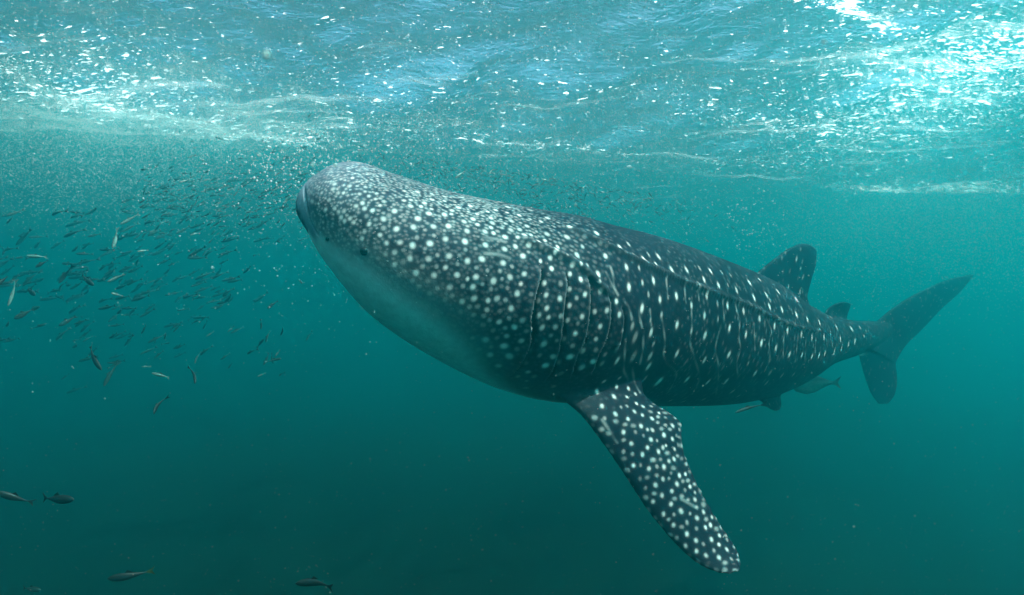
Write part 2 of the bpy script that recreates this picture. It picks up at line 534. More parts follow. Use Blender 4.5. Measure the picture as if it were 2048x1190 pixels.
GILLS = ['1083,525 1076,560 1066,600 1060,640 1060,672 1048,710 1028,740 1005,762',
         '1131,540 1129,575 1124,610 1121,650 1116,690 1108,720 1098,745 1088,768',
         '1173,548 1175,590 1173,640 1165,678 1150,710 1144,735 1140,762',
         '1214,585 1216,625 1214,650 1206,680 1192,708 1186,730 1183,752',
         '1242,612 1246,640 1242,672 1236,700']
disp = np.zeros(nv)
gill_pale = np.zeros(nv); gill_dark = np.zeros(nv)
for gi, g in enumerate(GILLS):
    b, ax, pr = line_field(polyline3(g, n=220), .085)
    k = b < .085
    env = sstep(0, .12, pr) * sstep(1.0, .85, pr) * (1 if gi < 4 else .4)
    t = np.where(ax < 0, 1 + ax / .08, 0).clip(0, 1)
    disp[k] += (env * (.017 * t ** 2 - np.where(ax >= 0, .014 * np.exp(-(ax / .016) ** 2), 0)))[k]
    gill_pale[k] = np.maximum(gill_pale[k], (env * np.exp(-((ax + .002) / .0035) ** 2))[k])
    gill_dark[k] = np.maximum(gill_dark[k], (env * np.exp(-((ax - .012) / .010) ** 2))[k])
lipd, _, _ = line_field(polyline3('604,376 603,396 607,420 614,442 624,461', n=60), .05)
lip = np.exp(-(lipd / .032) ** 3)
# keels along the back and flank
RIDGES = ['1095,440 1150,462 1215,492 1290,528 1370,563 1440,590 1500,612 1545,635 1600,655 1680,668',
          '1030,470 1075,492 1120,510 1160,532 1190,560 1225,595']
ridge = np.zeros(nv)
for g in RIDGES:
    b, ax, pr = line_field(polyline3(g, n=110), .05)
    v = np.exp(-(b / .016) ** 2) * sstep(0, .12, pr) * sstep(1, .9, pr)
    ridge = np.maximum(ridge, v)
disp += .015 * ridge
# mouth crease
mb, _, mpr = line_field(polyline3('611,364 609,380 611,400 615,421 621,442 631,462 643,478', n=60), .05)
mouth = np.exp(-(mb / .0045) ** 2) * sstep(.0, .12, mpr) * sstep(1.0, .8, mpr)
disp -= .006 * mouth
co2 = co + no * disp[:, None]

# ------------------------------------------------------------------ spots
HEAD = """699,372 666,378 669,368 676,386 643,386,.8 687,386,.8 651,388,.7f 658,400 725,406 712,412 669,417 729,417 745,421 688,422 677,424 651,419 682,435 689,442 700,437 707,445 738,448 733,432f
767,438,1.1 789,422,1.1 821,412 835,437,1.1 827,454,1.15 793,458,1.1 760,470 729,463 712,462,.8f 695,461,.8f 705,478f 724,477 689,479f 751,495f 773,486,.9 800,485,1.05 825,491,1.15 780,473,.8f 789,505,1.05 807,500,.8f 820,517,1.05 756,517f 771,508f 789,529 806,524f 738,522f
751,439f 767,456f 778,431f 760,411,.8 808,440,.8f 768,403,.8 788,409,.7f 803,414,.7f 751,398,.8 738,392,.8 753,387,.8 730,383,.7 731,374,.8 705,356,.7 682,358,.7 719,388,.8
858,427,1.1 837,437,1.1 867,453,1.1 889,429,1.1 897,452,1.15 891,478,1.15 860,487,1.2 820,516,1.1 857,518,1.15 898,512,1.15 935,522,1.15 964,518,1.2 971,490,1.1 930,483,1.2 934,462,1.1 928,443,1.05 970,463,1.1 987,466,.9 1010,474,1.1 1009,498,1.1 1006,526,1.1 1045,512,1.1 1031,493 1035,475,.9 1022,460,1.1 1040,459,.9 985,446,1.1 982,455,.9 982,436 955,449,.9 946,438,1.1 954,428,.8 941,412 917,415 904,421 924,395 957,400 991,420 975,423,.8 1016,414,1.1 992,405f 1023,442,1.1 1011,447,.8 1039,431,.9 1014,425,.7 1001,432,.8f
864,399 849,406 889,393 842,413,.8 835,384,.9 809,382,.8 864,388,.8 875,410,.8f 889,402,.7 863,418,.7 822,400,.8 808,401,.8 832,546,1.2 868,551,1.1 914,550,1.1 952,554,1.1 987,562,1.25 1020,554,1.15 891,535,.9 873,533,.8f 875,510,.8f 919,511,.8f 899,575,1.15 946,574,1.1 926,572,.9f 935,558,.7 845,533,1.0f 856,562,1.1f 825,561,.9f 808,441,.8f 806,522,.8f 809,543f
911,484,.7f 889,461,.7f 850,460,.7f 868,471,.8f 834,475,.9f 850,497,.8f 931,499,.8f 951,497,.8f 975,507,.8f 975,541,.8f 1000,542,.9f 953,535,.8f 915,528,.8f 1004,558,.7f 965,568,.8f 1041,568,.8 1048,548,.95 1024,533,.8f 903,428,.8 923,427,.7f 879,432,.8f 907,443,.8f 908,467,.6f
1095,436,1.1 1060,420,1.1 1038,430,.9 1060,438,.8 1082,443,.9 1054,452 1094,468,1.2 1134,474,1.3 1137,457 1116,446,.8f 1108,453,.7f 1073,463,.7f 1048,471,1.1 1062,470,.8 1038,459,.8 1076,485 1090,481,.8 1056,492 1031,493 1046,512,1.1 1057,504,.7f 1035,475,.8
798,550f 838,573f 875,577f 859,587f 890,599,1.1f 904,592f 924,603,1.05 948,597,1.15 939,614f 955,613f 976,601,1.0 994,597,1.15 1011,600,.9f 974,620 1000,622,.9f 1022,617,1.2 982,578,.9f 1015,576,.8f 947,630f 921,624f 967,632f 979,640f 998,644,1.05 1018,636,.9f 966,650,1.1f 986,661,1.0f 1010,656f 1027,653,1.05 1013,672,1.1 971,680,1.5 994,676,1.0f 1008,692,1.5 958,699,1.3f 980,710,1.4 1018,711,1.6 996,731,1.4 982,694f 994,749,1.1f 945,676f
1034,587,1.1 1059,588,.8f 1043,639,1.1 1029,654 1050,659,.9f 1041,679,1.1 1033,696,1.1f"""
GILL = """1081,522,.8 1103,537 1100,516,1.1 1109,502,1.1 1106,508,.8 1115,494,.9 1130,513,.7f 1143,531,1.1 1154,510,1.25 1157,530,.8 1174,531,.9f 1196,548,1.25 1194,564,.7 1199,582,1.1 1211,512,1.2 1165,493,1.0f 1165,465,.9 1193,466,1.2 1239,494,1.1 1218,487,.7f 1140,548 1160,559 1089,566 1118,568f 1139,578 1092,590,1.05 1116,597 1152,596,.9f 1166,589,.9 1179,600 1139,611,1.05 1093,616,1.05 1233,603 1077,601f
1078,631,1.1 1096,634,.9 1117,630,.9 1084,655,1.2 1108,652,1.05 1100,669,.9f 1087,687,1.4 1110,678,.8f 1058,701,1.2 1062,653,.8 1060,630,.8f 1103,709,1.2 1079,710,1.1f 1051,727,1.2f 1089,728,1.4 1036,753,1.2f 1056,744,1.2 1068,752,1.3f 1053,762,.9f 1051,776,1.4f 1115,725,1.3 1121,745,1.5f 1107,773,1.3f 1127,679,1.2 1135,641,1.05 1149,666,1.1 1137,711,1.3 1143,690f 1161,632,1.05 1154,646,.8f 1162,734,1.4 1165,702,1.2 1174,668,1.05 1190,677,.9 1182,719,1.2 1188,697f 1189,623 1209,620 1198,652 1237,629,1.05 1210,709,1.0f 1204,727,1.2f 1243,660,.9f"""
BODY = """1253,534 1278,536,.7f 1258,574,1.1 1285,565,.8f 1307,561,.95 1287,519 1317,513 1311,528,.7 1343,539 1373,539 1297,509,.8f 1399,536,.8f 1421,542,.9 1408,559,.9 1437,570,.95 1353,592 1320,599,.95 1297,589,.8f 1284,617,1.15 1413,591 1435,608,.8f 1383,611,.9 1409,631 1436,638,.8f 1354,650,1.1 1323,630,.9f 1267,511,.7f 1257,488,.8f 1302,665,1.1 1410,671,1.1 1354,707,1.05 1409,720 1300,713,1.2f 1297,733,1.1 1317,764,1.5 1374,759,1.1 1416,764 1407,799,.9f 1267,713,1.5f 1270,675,1.4f 1265,652,1.1f 1383,661,.9f 1301,640,.7f 1307,688,.7f 1234,722,1.0 1235,693,1.2f 1290,757,.9f 1367,803,.8f 1341,801,.8f
1455,611 1459,656 1458,709,1.1 1452,763,1.1 1465,783f 1477,792,.8f 1487,622 1492,669 1496,727,.8f 1510,747 1473,580 1499,565,.95 1456,570,.7f 1443,544,.7f 1461,550,.7f 1519,559,.7 1508,595 1533,590 1539,613 1519,637 1549,652 1523,686,1.1 1552,696 1575,661 1579,709 1604,710 1603,669 1624,674 1624,713 1638,711 1650,707 1669,702 1683,697 1697,689 1710,683 1648,673 1681,678 1564,619 1556,583 1593,629 1615,639 1639,645 1661,634,.7 1673,654 1703,657 1540,746,1.1f 1533,766f 1564,751f 1587,749,.8f 1600,583,.8f 1606,554,.9f 1601,537,.6f 1593,518,.8f 1577,573,.6f 1540,600,.7f 1720,655,.6 1732,662,.5f 1728,672,.5"""
FIN = """1208,763,1.3 1194,783,1.3 1239,756,1.1 1233,773 1257,777 1271,788,.9 1228,793,1.2 1254,794,.9 1273,807,.9 1286,813 1204,812,1.2 1231,828,1.2 1254,812,.9f 1269,823 1256,838 1285,830,.9 1304,837 1282,852,1.1 1209,837,1.1f 1247,864,1.15 1271,864,.9f 1295,859,.8 1305,860 1328,870,1.1 1345,851 1345,878,.9 1302,879,1.1 1314,881,.7f 1263,887,1.1 1247,903f 1295,895 1326,895 1317,903,1.05 1332,891,.7 1349,898,.8 1285,909,1.05 1265,908f 1338,922,1.0 1348,918 1328,934,1.2 1314,933f 1298,937,1.1 1267,931 1281,930,.8f 1359,951 1371,948,.8 1280,957,.95f 1326,958 1311,970,1.15 1354,968,1.15 1344,982 1324,991,1.05 1370,980,.9f 1380,973,.9 1291,976,.9f 1318,826,.8 1331,835,.8f 1242,814,.8f 1359,859,.8f 1356,889,.7f 1353,871,.7f 1342,946,.8f 1338,957,.8f 1287,871,.8f
1390,999 1306,1003 1342,1008,1.05 1362,1022,1.25 1327,1028,1.05 1348,1029,.9f 1394,1036,1.15 1407,1024 1347,1050,1.05 1374,1045f 1393,1057,.9f 1411,1055,.9 1421,1050 1424,1034,.8 1374,1068,1.05 1392,1081,1.05 1423,1079,1.05 1439,1071,.9 1353,1076f 1371,1092,1.0 1393,1102 1412,1111 1438,1115,1.05 1428,1101,.9f 1438,1089,.9 1454,1099,.9 1468,1094,.8f 1454,1079,.8f 1407,1088,.9f 1463,1118,.8f 1380,1027,.8f 1390,985,.7"""
LINES = ['1323,636 1328,660 1330,690 1327,707 1333,725 1348,738 1353,748 1345,770 1333,788', '1376,718 1366,732 1353,744',
         '1383,618 1384,660 1380,680 1386,707 1395,735 1399,755 1392,775 1385,788', '1438,664 1431,697 1436,726 1437,751 1431,794',
         '1473,623 1480,640 1478,674 1481,697 1474,726 1476,757', '1508,648 1510,697', '1534,640 1543,663 1538,686 1540,717 1529,743',
         '1568,664 1566,717', '1596,674 1591,723', '1612,676 1610,722', '1632,676 1630,708', '1277,622 1284,655', '1287,672 1286,695 1280,728', '1250,605 1258,615 1264,638',
         '1251,680 1248,740 1256,760', '1221,533 1226,552 1228,573', '1332,554 1336,596', '1368,560 1371,600', 
         '1363,998 1394,1017', '1394,565 1398,598', '1265,735 1268,760 1280,785', '1212,545 1236,590', '1468,600 1474,622', '1205,840 1224,870 1234,884', '1300,620 1303,650',
         '966,475 985,477 1010,484', '970,507 995,508 1020,516', '1660,660 1665,695', '1445,600 1449,640']

spots = []   # (P, n, r_axial, r_round, brightness)
def add_spot(P, n, ra, rc, b):
    spots.append((P, n, ra, rc, b))
def parse(txt, region):
    for q in txt.split():
        b = 1.0
        if q.endswith('f'): b = .44; q = q[:-1]
        a = q.split(',')
        x, y = float(a[0]), float(a[1]); s = float(a[2]) if len(a) > 2 else 1.0
        h = cast(x, y)
        if h is None: continue
        P, n = h
        d = P[1] / F
        if region == 'head':
            ra = rc = (4.9 if x > 760 else 4.3) * s * d; b *= .86
        elif region == 'gill': ra, rc = 4.2 * s * d, 4.9 * s * d
        elif region == 'body':
            f = np.clip((x - 1250) / 450, 0, 1)
            ra, rc = (4.5 - 1.5 * f) * s * d * (1 + .3 * f), (7.6 - 2.2 * f) * s * d
        else:
            ra, rc = 3.2 * s * d, 3.9 * s * d; b *= .85
        add_spot(P, n, ra, rc, b * rng.uniform(.62, 1.0))
parse(HEAD, 'head'); parse(GILL, 'gill'); parse(BODY, 'body')
n_body_spots = len(spots)
parse(FIN, 'fin')
traced = np.array([s[0] for s in spots])
tk = np.array([np.argmin(((SC - p) ** 2).sum(1)) for p in traced])
# the far flank carries the mirrored arrangement, a little jittered
for (P, n, ra, rc, b) in list(spots[:n_body_spots]):
    k = np.argmin(((SC - P) ** 2).sum(1))
    if (P - SC[k]) @ SL[k] < .04: continue
    j = rng.normal(0, .008, 3)
    add_spot(mirror_pt(P) + j, n - 2 * (n @ SL[k]) * SL[k], ra, rc, b)

# small spots packed between the traced ones (dart throwing on the surface)
belly_px = [(628, 452), (650, 470), (690, 500), (735, 527), (790, 572), (850, 612), (915, 665), (960, 712), (990, 750), (1040, 785)]
bs, ba = [], []
for q in belly_px:
    h = cast(*q)
    if h is None: continue
    k = np.argmin(((SC - h[0]) ** 2).sum(1)); r_ = h[0] - SC[k]
    bs.append(sv[k]); ba.append(math.atan2((r_ @ SV[k]) / RV[k], (r_ @ SL[k]) / RL[k]))
print('belly line', np.round(bs, 2), np.round(np.degrees(ba)))
bs = np.array(bs + [bs[-1] + .5, bs[-1] + 1.2, 9]); ba = np.array(ba + [R(-62), R(-66), R(-70)])
bline = np.interp(S, bs, ba)
fold = np.where(ANG > math.pi / 2, math.pi - ANG, np.where(ANG < -math.pi / 2, -math.pi - ANG, ANG))
belly = sstep(.10, -.22, fold - bline) * (OUT < 1.35)
belly_soft = sstep(.34, -.10, fold - bline) * (OUT < 1.35)

have = [s[0] for s in spots]; haver = [max(s[2], s[3]) for s in spots]
class Hash:
    def __init__(s, c): s.c = c; s.d = {}
    def key(s, P): return tuple((np.asarray(P) // s.c).astype(int))
    def add(s, P, r): s.d.setdefault(s.key(P), []).append((P, r))
    def free(s, P, r, g):
        kx, ky, kz = s.key(P)
        for a in (-1, 0, 1):
            for b in (-1, 0, 1):
                for c in (-1, 0, 1):
                    for (q, rr) in s.d.get((kx + a, ky + b, kz + c), ()):
                        if (q[0]-P[0])**2 + (q[1]-P[1])**2 + (q[2]-P[2])**2 < (g * (r + rr)) ** 2: return False
        return True
H = Hash(.06)
for P, r in zip(have, haver): H.add(P, r)
pw = np.where(S < 1.0, 5.0, 1.0); cand = rng.choice(nv, 52000, replace=False, p=pw / pw.sum())
for i in cand:
    s_, o_ = S[i], OUT[i]
    if belly[i] > .5 and o_ < 1.3: continue
    if o_ > 1.3:                                    # fins on the side the photo does not show, caudal, dorsal
        if s_ > 2.2: 
            if rng.random() > .035: continue
            r, b = rng.uniform(.006, .010), .13
        else:
            r, b = rng.uniform(.005, .008), rng.uniform(.18, .4)
    elif s_ < 1.35:
        r = (.0027 + .0038 * min(s_, .9)) * rng.uniform(.75, 1.2)
        top = max(sstep(.55, 1.0, fold[i]), 1.5 * sstep(.45, .05, s_))
        b = (.11 + .31 * top * (1 - .6 * sstep(.45, .8, s_))) * rng.uniform(.5, 1.2) * (1 - .85 * sstep(.55, 1.25, s_))
    elif s_ < 1.55:
        r, b = rng.uniform(.004, .0075), rng.uniform(.04, .13)
    else:
        if rng.random() > .16: continue
        r, b = rng.uniform(.005, .010), rng.uniform(.04, .12)
    if not H.free(co[i], r, 1.22 + .45 * sstep(.5, 1.1, s_)): continue
    H.add(co[i], r)
    rc = r * (1.0 if s_ < 1.5 else 1.6)
    add_spot(co[i], no[i], r * (1.3 if s_ < 1.35 else 1.0), rc, b)
print('spots', len(spots))

val = np.zeros(nv)
for (P, n, ra, rc, b) in spots:
    R_ = 2.1 * max(ra, rc)
    idx, d = near(P, R_)
    if len(idx) == 0: continue
    k = np.argmin(((SC[::4] - P) ** 2).sum(1)) * 4
    T = ST_[k] - (ST_[k] @ n) * n; T /= np.linalg.norm(T) + 1e-9
    Cc = np.cross(n, T)
    if 1.6 < sv[k]:                       # the flank spots stand upright
        Z_ = np.array([0, 0, 1.0]); Z_ = Z_ - (Z_ @ n) * n; Z_ /= np.linalg.norm(Z_) + 1e-9
        T = np.cross(Z_, n); Cc = Z_
    dt, dc, dn = d @ T, d @ Cc, d @ n
    e = np.sqrt((dt / ra) ** 2 + (dc / rc) ** 2) + .25 * np.abs(dn) / ra
    e *= 1 + .06 * np.sin(2 * np.arctan2(dc, dt) + P[0] * 90)
    v = b * (np.exp(-(e / 1.04) ** 3.6) * .9 + .10 * np.exp(-(e / 1.6) ** 2))
    val[idx] = np.maximum(val[idx], v)
lf, _, lp = line_field([q for g in LINES for q in polyline3(g, mirror=True, n=46)], .03)
wob = .6 + .4 * np.sin(co[:, 2] * 95 + co[:, 0] * 40)
lw = .0048 * (1 + .25 * wob)
val = np.maximum(val, .25 * np.exp(-(lf / lw) ** 2.4) * wob)

# skin colours: charcoal blue back, paler grey snout, white belly
back = np.array([.0075, .0105, .020]); grey = np.array([.150, .142, .180]); white = np.array([.82, .85, .83]); pale = np.array([.86, .84, .81])
snout = sstep(.62, .02, S)[:, None] * sstep(.0, .5, fold)[:, None] ** .5
base = back * (1 + .3 * sstep(1.6, .5, S)[:, None]) * .8 + .16 * grey * snout + .50 * grey * (sstep(.22, .02, S) * sstep(-.5, .2, fold))[:, None]
grad = sstep(.55, -.05, fold - bline)[:, None] * sstep(2.2, 1.0, S)[:, None] * (OUT < 1.35)[:, None]
base = base + grad ** 1.5 * .20 * np.array([.9, 1.0, 1.0])
base = base * (1 - belly[:, None]) + belly[:, None] * white
spotc = pale
base = base * (1 - lip[:, None]) + lip[:, None] * np.array([.30, .31, .37])
sv_ = (val * (1 - .85 * belly) * (1 - .8 * lip))[:, None]
colr = base * (1 - sv_) + spotc * sv_
colr = colr + .018 * ridge[:, None]  # highlight along the keels, put into the skin colour
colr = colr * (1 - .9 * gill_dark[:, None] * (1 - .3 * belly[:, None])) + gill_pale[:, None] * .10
colr = colr * (1 - .7 * mouth[:, None])
# pale scratch on the rear edge of the dorsal fin foot
h = cast(1593, 599)
if h is not None:
    idx, d = near(h[0], .04)
    m_ = np.exp(-((d @ ST_[250]) / .022) ** 4 - ((d @ SV[250]) / .009) ** 4)[:, None]
    colr[idx] = colr[idx] * (1 - m_) + np.array([.55, .42, .48]) * m_
colr = np.clip(colr, 0, .9)

me.vertices.foreach_set('co', co2.astype(np.float32).ravel())
ca = me.attributes.new('skin', 'FLOAT_COLOR', 'POINT')
ca.data.foreach_set('color', np.c_[colr, np.ones(nv)].astype(np.float32).ravel())
me.shade_smooth(); me.update()
me.name = 'body'; me.materials.clear(); me.materials.append(M_SKIN)

shark = bpy.data.objects.new('whale_shark', None); col.objects.link(shark)
base_pt = SC[np.searchsorted(sv, 2.0)] - np.array([0, 0, .45])
shark.location = base_pt
tag(shark, 'large dark whale shark with rows of white spots, swimming left just under the water surface', 'whale shark')
body = link_obj('body', me, shark); body.location = -base_pt

def ball(name, P, n, r, mat, parent, flat=.6):
    b = bmesh.new(); bmesh.ops.create_uvsphere(b, u_segments=20, v_segments=12, radius=r)
    bmesh.ops.scale(b, vec=(1, 1, flat), verts=b.verts)
    m_ = bpy.data.meshes.new(name); b.to_mesh(m_); b.free(); m_.shade_smooth(); m_.materials.append(mat)
    o = link_obj(name, m_, parent)
    o.rotation_euler = Vector(n).to_track_quat('Z', 'Y').to_euler()
    o.location = Vector(P) - Vector(base_pt)
    return o
for px, py, r, nm in ((728, 503, .0115, 'eye'), (655, 478, .0070, 'nostril')):
    h = cast(px, py)
    P, n = h
    ball(nm, P + n * .001, n, r, M_EYE, shark)
    k = np.argmin(((SC - P) ** 2).sum(1))
    ball(nm, mirror_pt(P), n - 2 * (n @ SL[k]) * SL[k], r, M_EYE, shark)

# ------------------------------------------------------------------ fish
def fish_body(nseg=12, nr=8, bend=0.0, deep=.105, fins=True):
    """unit-length fish, head at +X, back +Z, one closed body; returns verts, faces, tail, dorsal"""
    t = np.linspace(0, 1, nseg)
    prof = np.interp(t, [0, .04, .15, .35, .55, .78, .93, 1], [.004, .35, .78, 1, .88, .45, .2, .16])
    V = []; Fc = []
    def cx(u): return np.array([.5 - u * .84, bend * (u - .35) ** 2 * np.sign(bend) ** 0 * (1 if u > .35 else .5), 0])
    for i in range(nseg):
        c = cx(t[i])
        for j in range(nr):
            a = 2 * math.pi * j / nr
            V.append(c + np.array([0, math.cos(a) * prof[i] * deep * .58, math.sin(a) * prof[i] * deep]))
    for i in range(nseg - 1):
        for j in range(nr):
            k = (j + 1) % nr
            Fc.append((i * nr + j, (i + 1) * nr + j, (i + 1) * nr + k, i * nr + k))
    Fc.append(tuple(range(nr))); Fc.append(tuple((nseg - 1) * nr + j for j in range(nr))[::-1])
    def blade(P, th):
        n = len(P); A = [np.array(p) + np.array([0, th, 0]) for p in P]; B = [np.array(p) - np.array([0, th, 0]) for p in P]
        return A + B, [tuple(range(n)), tuple(range(n, 2 * n))[::-1]] + [(i, n + i, n + (i + 1) % n, (i + 1) % n) for i in range(n)]
    y1 = cx(1.0)[1]; y2 = cx(1.17)[1]
    def tp(x, z): return (x, y1 + (y2 - y1) * (-.32 - x) / .16, z)
    tail = blade([tp(-.32, .018), tp(-.40, .05), tp(-.50, .115), tp(-.455, .03), tp(-.44, 0), tp(-.455, -.03), tp(-.50, -.115), tp(-.40, -.05), tp(-.32, -.018)], .004)
    yd = cx(.45)[1]
    dors = blade([(.12, yd, deep * .9), (.06, yd, deep * 1.55), (.01, yd, deep * 1.3), (-.06, yd, deep * .84), (.02, yd, deep * .7)], .003)
    return (V, Fc), tail, dors

def merge(parts):
    V = []; Fc = []
    for v, f in parts:
        o = len(V); V += list(v); Fc += [tuple(i + o for i in q) for q in f]
    return V, Fc

def fish_rot(dirx, dirz, diry):
    """rotation whose X is the swimming direction and Z as near up as possible"""
    X = Vector((dirx, diry, dirz)).normalized()
    up_ = Vector((0, 0, 1)) if abs(X.z) < .93 else Vector((-1, 0, .3))
    Y = up_.cross(X).normalized(); Z = X.cross(Y)
    return Matrix((X, Y, Z)).transposed()

# single fish that stand out: head px, tail px, distance, yaw depth, bend, material, deepness, label
SINGLE = [
 (203, 741, 169, 690, 2.9, .1, .25, M_FDARK, .085, 'dark slender fish diving steeply head down, alone below the left end of the school'),
 (391, 768, 387, 731, 3.0, .2, -.3, M_FDARK, .095, 'dark fish hanging nose down, upright, right of the turquoise fish'),
 (389, 728, 398, 702, 4.6, .2, .2, M_FMID, .09, 'faint grey fish just above the dark nose-down fish'),
 (303, 746, 341, 755, 2.9, .05, .2, M_FSILV, .10, 'bright turquoise silver fish lying level, alone in the dark water below the school'),
 (306, 829, 322, 792, 3.0, .2, .5, M_FDARK, .105, 'small dark bent fish below the bright turquoise fish'),
 (207, 773, 234, 722, 4.2, .2, .2, M_FMID, .08, 'dim fish pointing down beside the steeply diving dark fish'),
 (-8, 984, 66, 1008, 2.2, .1, -.2, M_FDARK, .105, 'large dark fish cut by the left edge, low in the photo'),
 (148, 999, 76, 998, 2.4, .1, .15, M_FDARK, .10, 'dim dark fish nearly touching the tail of the dark fish at the left edge'),
 (214, 1158, 306, 1146, 2.4, .1, -.25, M_FDARK, .10, 'dark fish with a yellowish tail near the bottom edge, lower left'),
 (591, 1166, 672, 1162, 2.3, .05, .55, M_FDARK, .10, 'black curved fish at the bottom edge, below the shark head'),
 (82, 1180, 42, 1177, 3.4, .1, .1, M_FMID, .10, 'dim fish almost lost in dark water in the bottom left corner'),
 (240, 449, 280, 427, 3.3, .1, .1, M_FSILV, .075, 'pale fish climbing to the right at the upper left of the school'),
 (225, 497, 238, 456, 3.3, .1, .2, M_FSILV, .09, 'pale silver fish pointing down under the climbing pale fish'),
 (52, 511, 94, 514, 3.4, .1, -.1, M_FSILV, .10, 'pale level fish at the far left of the school'),
 (70, 535, 97, 520, 3.5, .1, .1, M_FDARK, .13, 'dark fish just below the pale level fish at far left'),
 (117, 567, 146, 530, 3.4, .1, .6, M_FDARK, .085, 'dark arched fish bent like a bow, left part of the school'),
 (188, 571, 157, 548, 3.4, .1, .2, M_FDARK, .105, 'dark fish slanting down to the right beside the arched fish'),
 (16, 613, 36, 559, 3.2, .1, .15, M_FSILV, .06, 'thin pale fish diving near the left edge'),
 (28, 638, 69, 617, 3.6, .1, .1, M_FMID, .14, 'broad dim fish below the thin pale fish by the left edge'),
 (117, 652, 154, 632, 3.8, .1, .15, M_FMID, .13, 'broad dim fish under the left part of the school'),
 (222, 586, 246, 592, 3.3, .1, .1, M_FSILV, .12, 'short bright turquoise fish inside the left half of the school'),
 (274, 503, 297, 500, 3.4, .1, .1, M_FSILV, .10, 'small pale level fish in the upper middle of the school'),
 (-6, 571, 15, 552, 3.0, .1, .1, M_FDARK, .15, 'dark stout fish cut by the left edge beside the school'),
 (71, 590, 50, 576, 3.7, .1, .2, M_FDARK, .14, 'small dark stout fish right of the thin pale diving fish'),
 (214, 564, 250, 547, 3.6, .1, .1, M_FSILV, .08, 'pale streak of a fish slanting up, middle of the school'),
 (910, 356, 929, 342, 3.2, .1, .1, M_FSILV, .10, 'pale fish just above the shark head, over its back'),
 (978, 348, 986, 337, 3.4, .1, .1, M_FSILV, .11, 'smaller pale fish above the back, right of the other pale fish'),
 (1468, 826, 1527, 805, 3.6, .1, .3, M_FMID, .05, 'thin pale fish close under the shark belly, right of the pectoral fin'),
 (1582, 768, 1676, 764, 5.9, .3, .1, M_FSILV, .20, 'pale blurred stout fish below the shark tail base'),
 (535, 617, 556, 601, 4.2, .1, .1, M_FDARK, .12, 'small dark fish left of the shark throat'),
 (605, 566, 596, 559, 3.6, .1, .1, M_FSILV, .12, 'tiny bright fish left of the shark throat'),
]
M_FTAIL = simple_mat('yellow_fin', (.03, .045, .008), .5, .2, noise=.2, nscale=60)
for (hx, hy, tx, ty, d, dy, bend, mat, deep, lab) in SINGLE:
    A = at(hx, hy, d); B = at(tx, ty, d + dy * .4)
    ln = np.linalg.norm(A - B); c = (A + B) / 2
    bd, tl, ds = fish_body(16, 10, bend, deep)
    root = bpy.data.objects.new('fish', None); col.objects.link(root)
    tag(root, lab, 'fish')
    dirv = (A - B) / ln
    rm = fish_rot(dirv[0], dirv[2], dirv[1]).to_4x4()
    root.matrix_world = Matrix.Translation(Vector(c)) @ rm @ Matrix.Scale(ln, 4)
    mesh_obj('body', bd[0], bd[1], mat, root)
    mesh_obj('tail_fin', tl[0], tl[1], M_FTAIL if 'yellowish' in lab else mat, root, smooth=False)
    mesh_obj('dorsal_fin', ds[0], ds[1], mat, root, smooth=False)

# school: shared meshes, one object per fish for the 270 largest, the rest as one mass
var = []
for mat, deep in ((M_FDARK, .09), (M_FMID, .085), (M_FSILV, .08)):
    for bend in (-.45, .1, .4):
        v, f = merge(fish_body(9, 6, bend, deep))
        m_ = mesh_obj('x', v, f, mat); mesh_ = m_.data; mesh_.name = 'schooling_fish'; bpy.data.objects.remove(m_)
        var.append((mesh_, np.array(v), f))
sch = []
def scatter(n, fx, fy, fang, lmin, lmax, dmin, dmax, tagname, wts, spread=14):
    for _ in range(n):
        x, y = fx(), fy(); 
        if callable(y): y = y(x)
        a = fang(x, y) + rng.normal(0, spread)
        sch.append((x, y, rng.uniform(dmin, dmax), a, rng.uniform(lmin, lmax), tagname, rng.choice(3, p=wts)))
U = rng.uniform
scatter(75, lambda: U(-10, 260), lambda: np.clip(rng.normal(545, 70), 425, 720), lambda x, y: 18, 22, 40, 5.0, 8.2, 'left', [.62, .34, .04], 15)
scatter(175, lambda: np.clip(rng.normal(345, 115), 150, 610), lambda: (lambda x: 610 - (x - 150) * .28 + rng.normal(0, 70)), lambda x, y: 27, 16, 34, 5.6, 9.2, 'mid', [.50, .44, .06], 10)
scatter(420, lambda: U(280, 640), lambda: (lambda x: 395 - (x - 400) * .10 + rng.normal(0, 42)), lambda x, y: 20, 8, 18, 4.2, 7.5, 'snout', [.50, .32, .18], 20)
scatter(520, lambda: np.clip(rng.normal(1050, 170), 720, 1480), lambda: (lambda x: 300 + (x - 700) * .17 + abs(rng.normal(0, 38)) - 12), lambda x, y: -12, 6, 14, 4.4, 7.5, 'back', [.44, .40, .16], 45)
scatter(35, lambda: U(100, 620), lambda: U(640, 760), lambda x, y: 40, 14, 30, 4.5, 7, 'low', [.6, .3, .1], 25)
TONE = ('dark', 'dim grey', 'pale silvery')
LAB = {'left': ('%s small fish in the loose left end of the school, by the left edge', '%s fish in the loose left end of the school'),
       'mid': ('%s slim fish of the dense streaming school, left of the shark mouth', '%s fish streaming in the dense middle of the school'),
       'snout': ('%s tiny fish in the fine swarm in front of the shark snout', '%s tiny fish before the snout'),
       'back': ('%s tiny fish in the fine swarm above the shark back', '%s tiny fish above the back'),
       'low': ('%s small scattered fish in dark water below the school', '%s scattered fish below the school')}
sch.sort(key=lambda q: -q[4])
rest_v, rest_f, rest_m = [], [], []
ro = 0; n_ind = 0
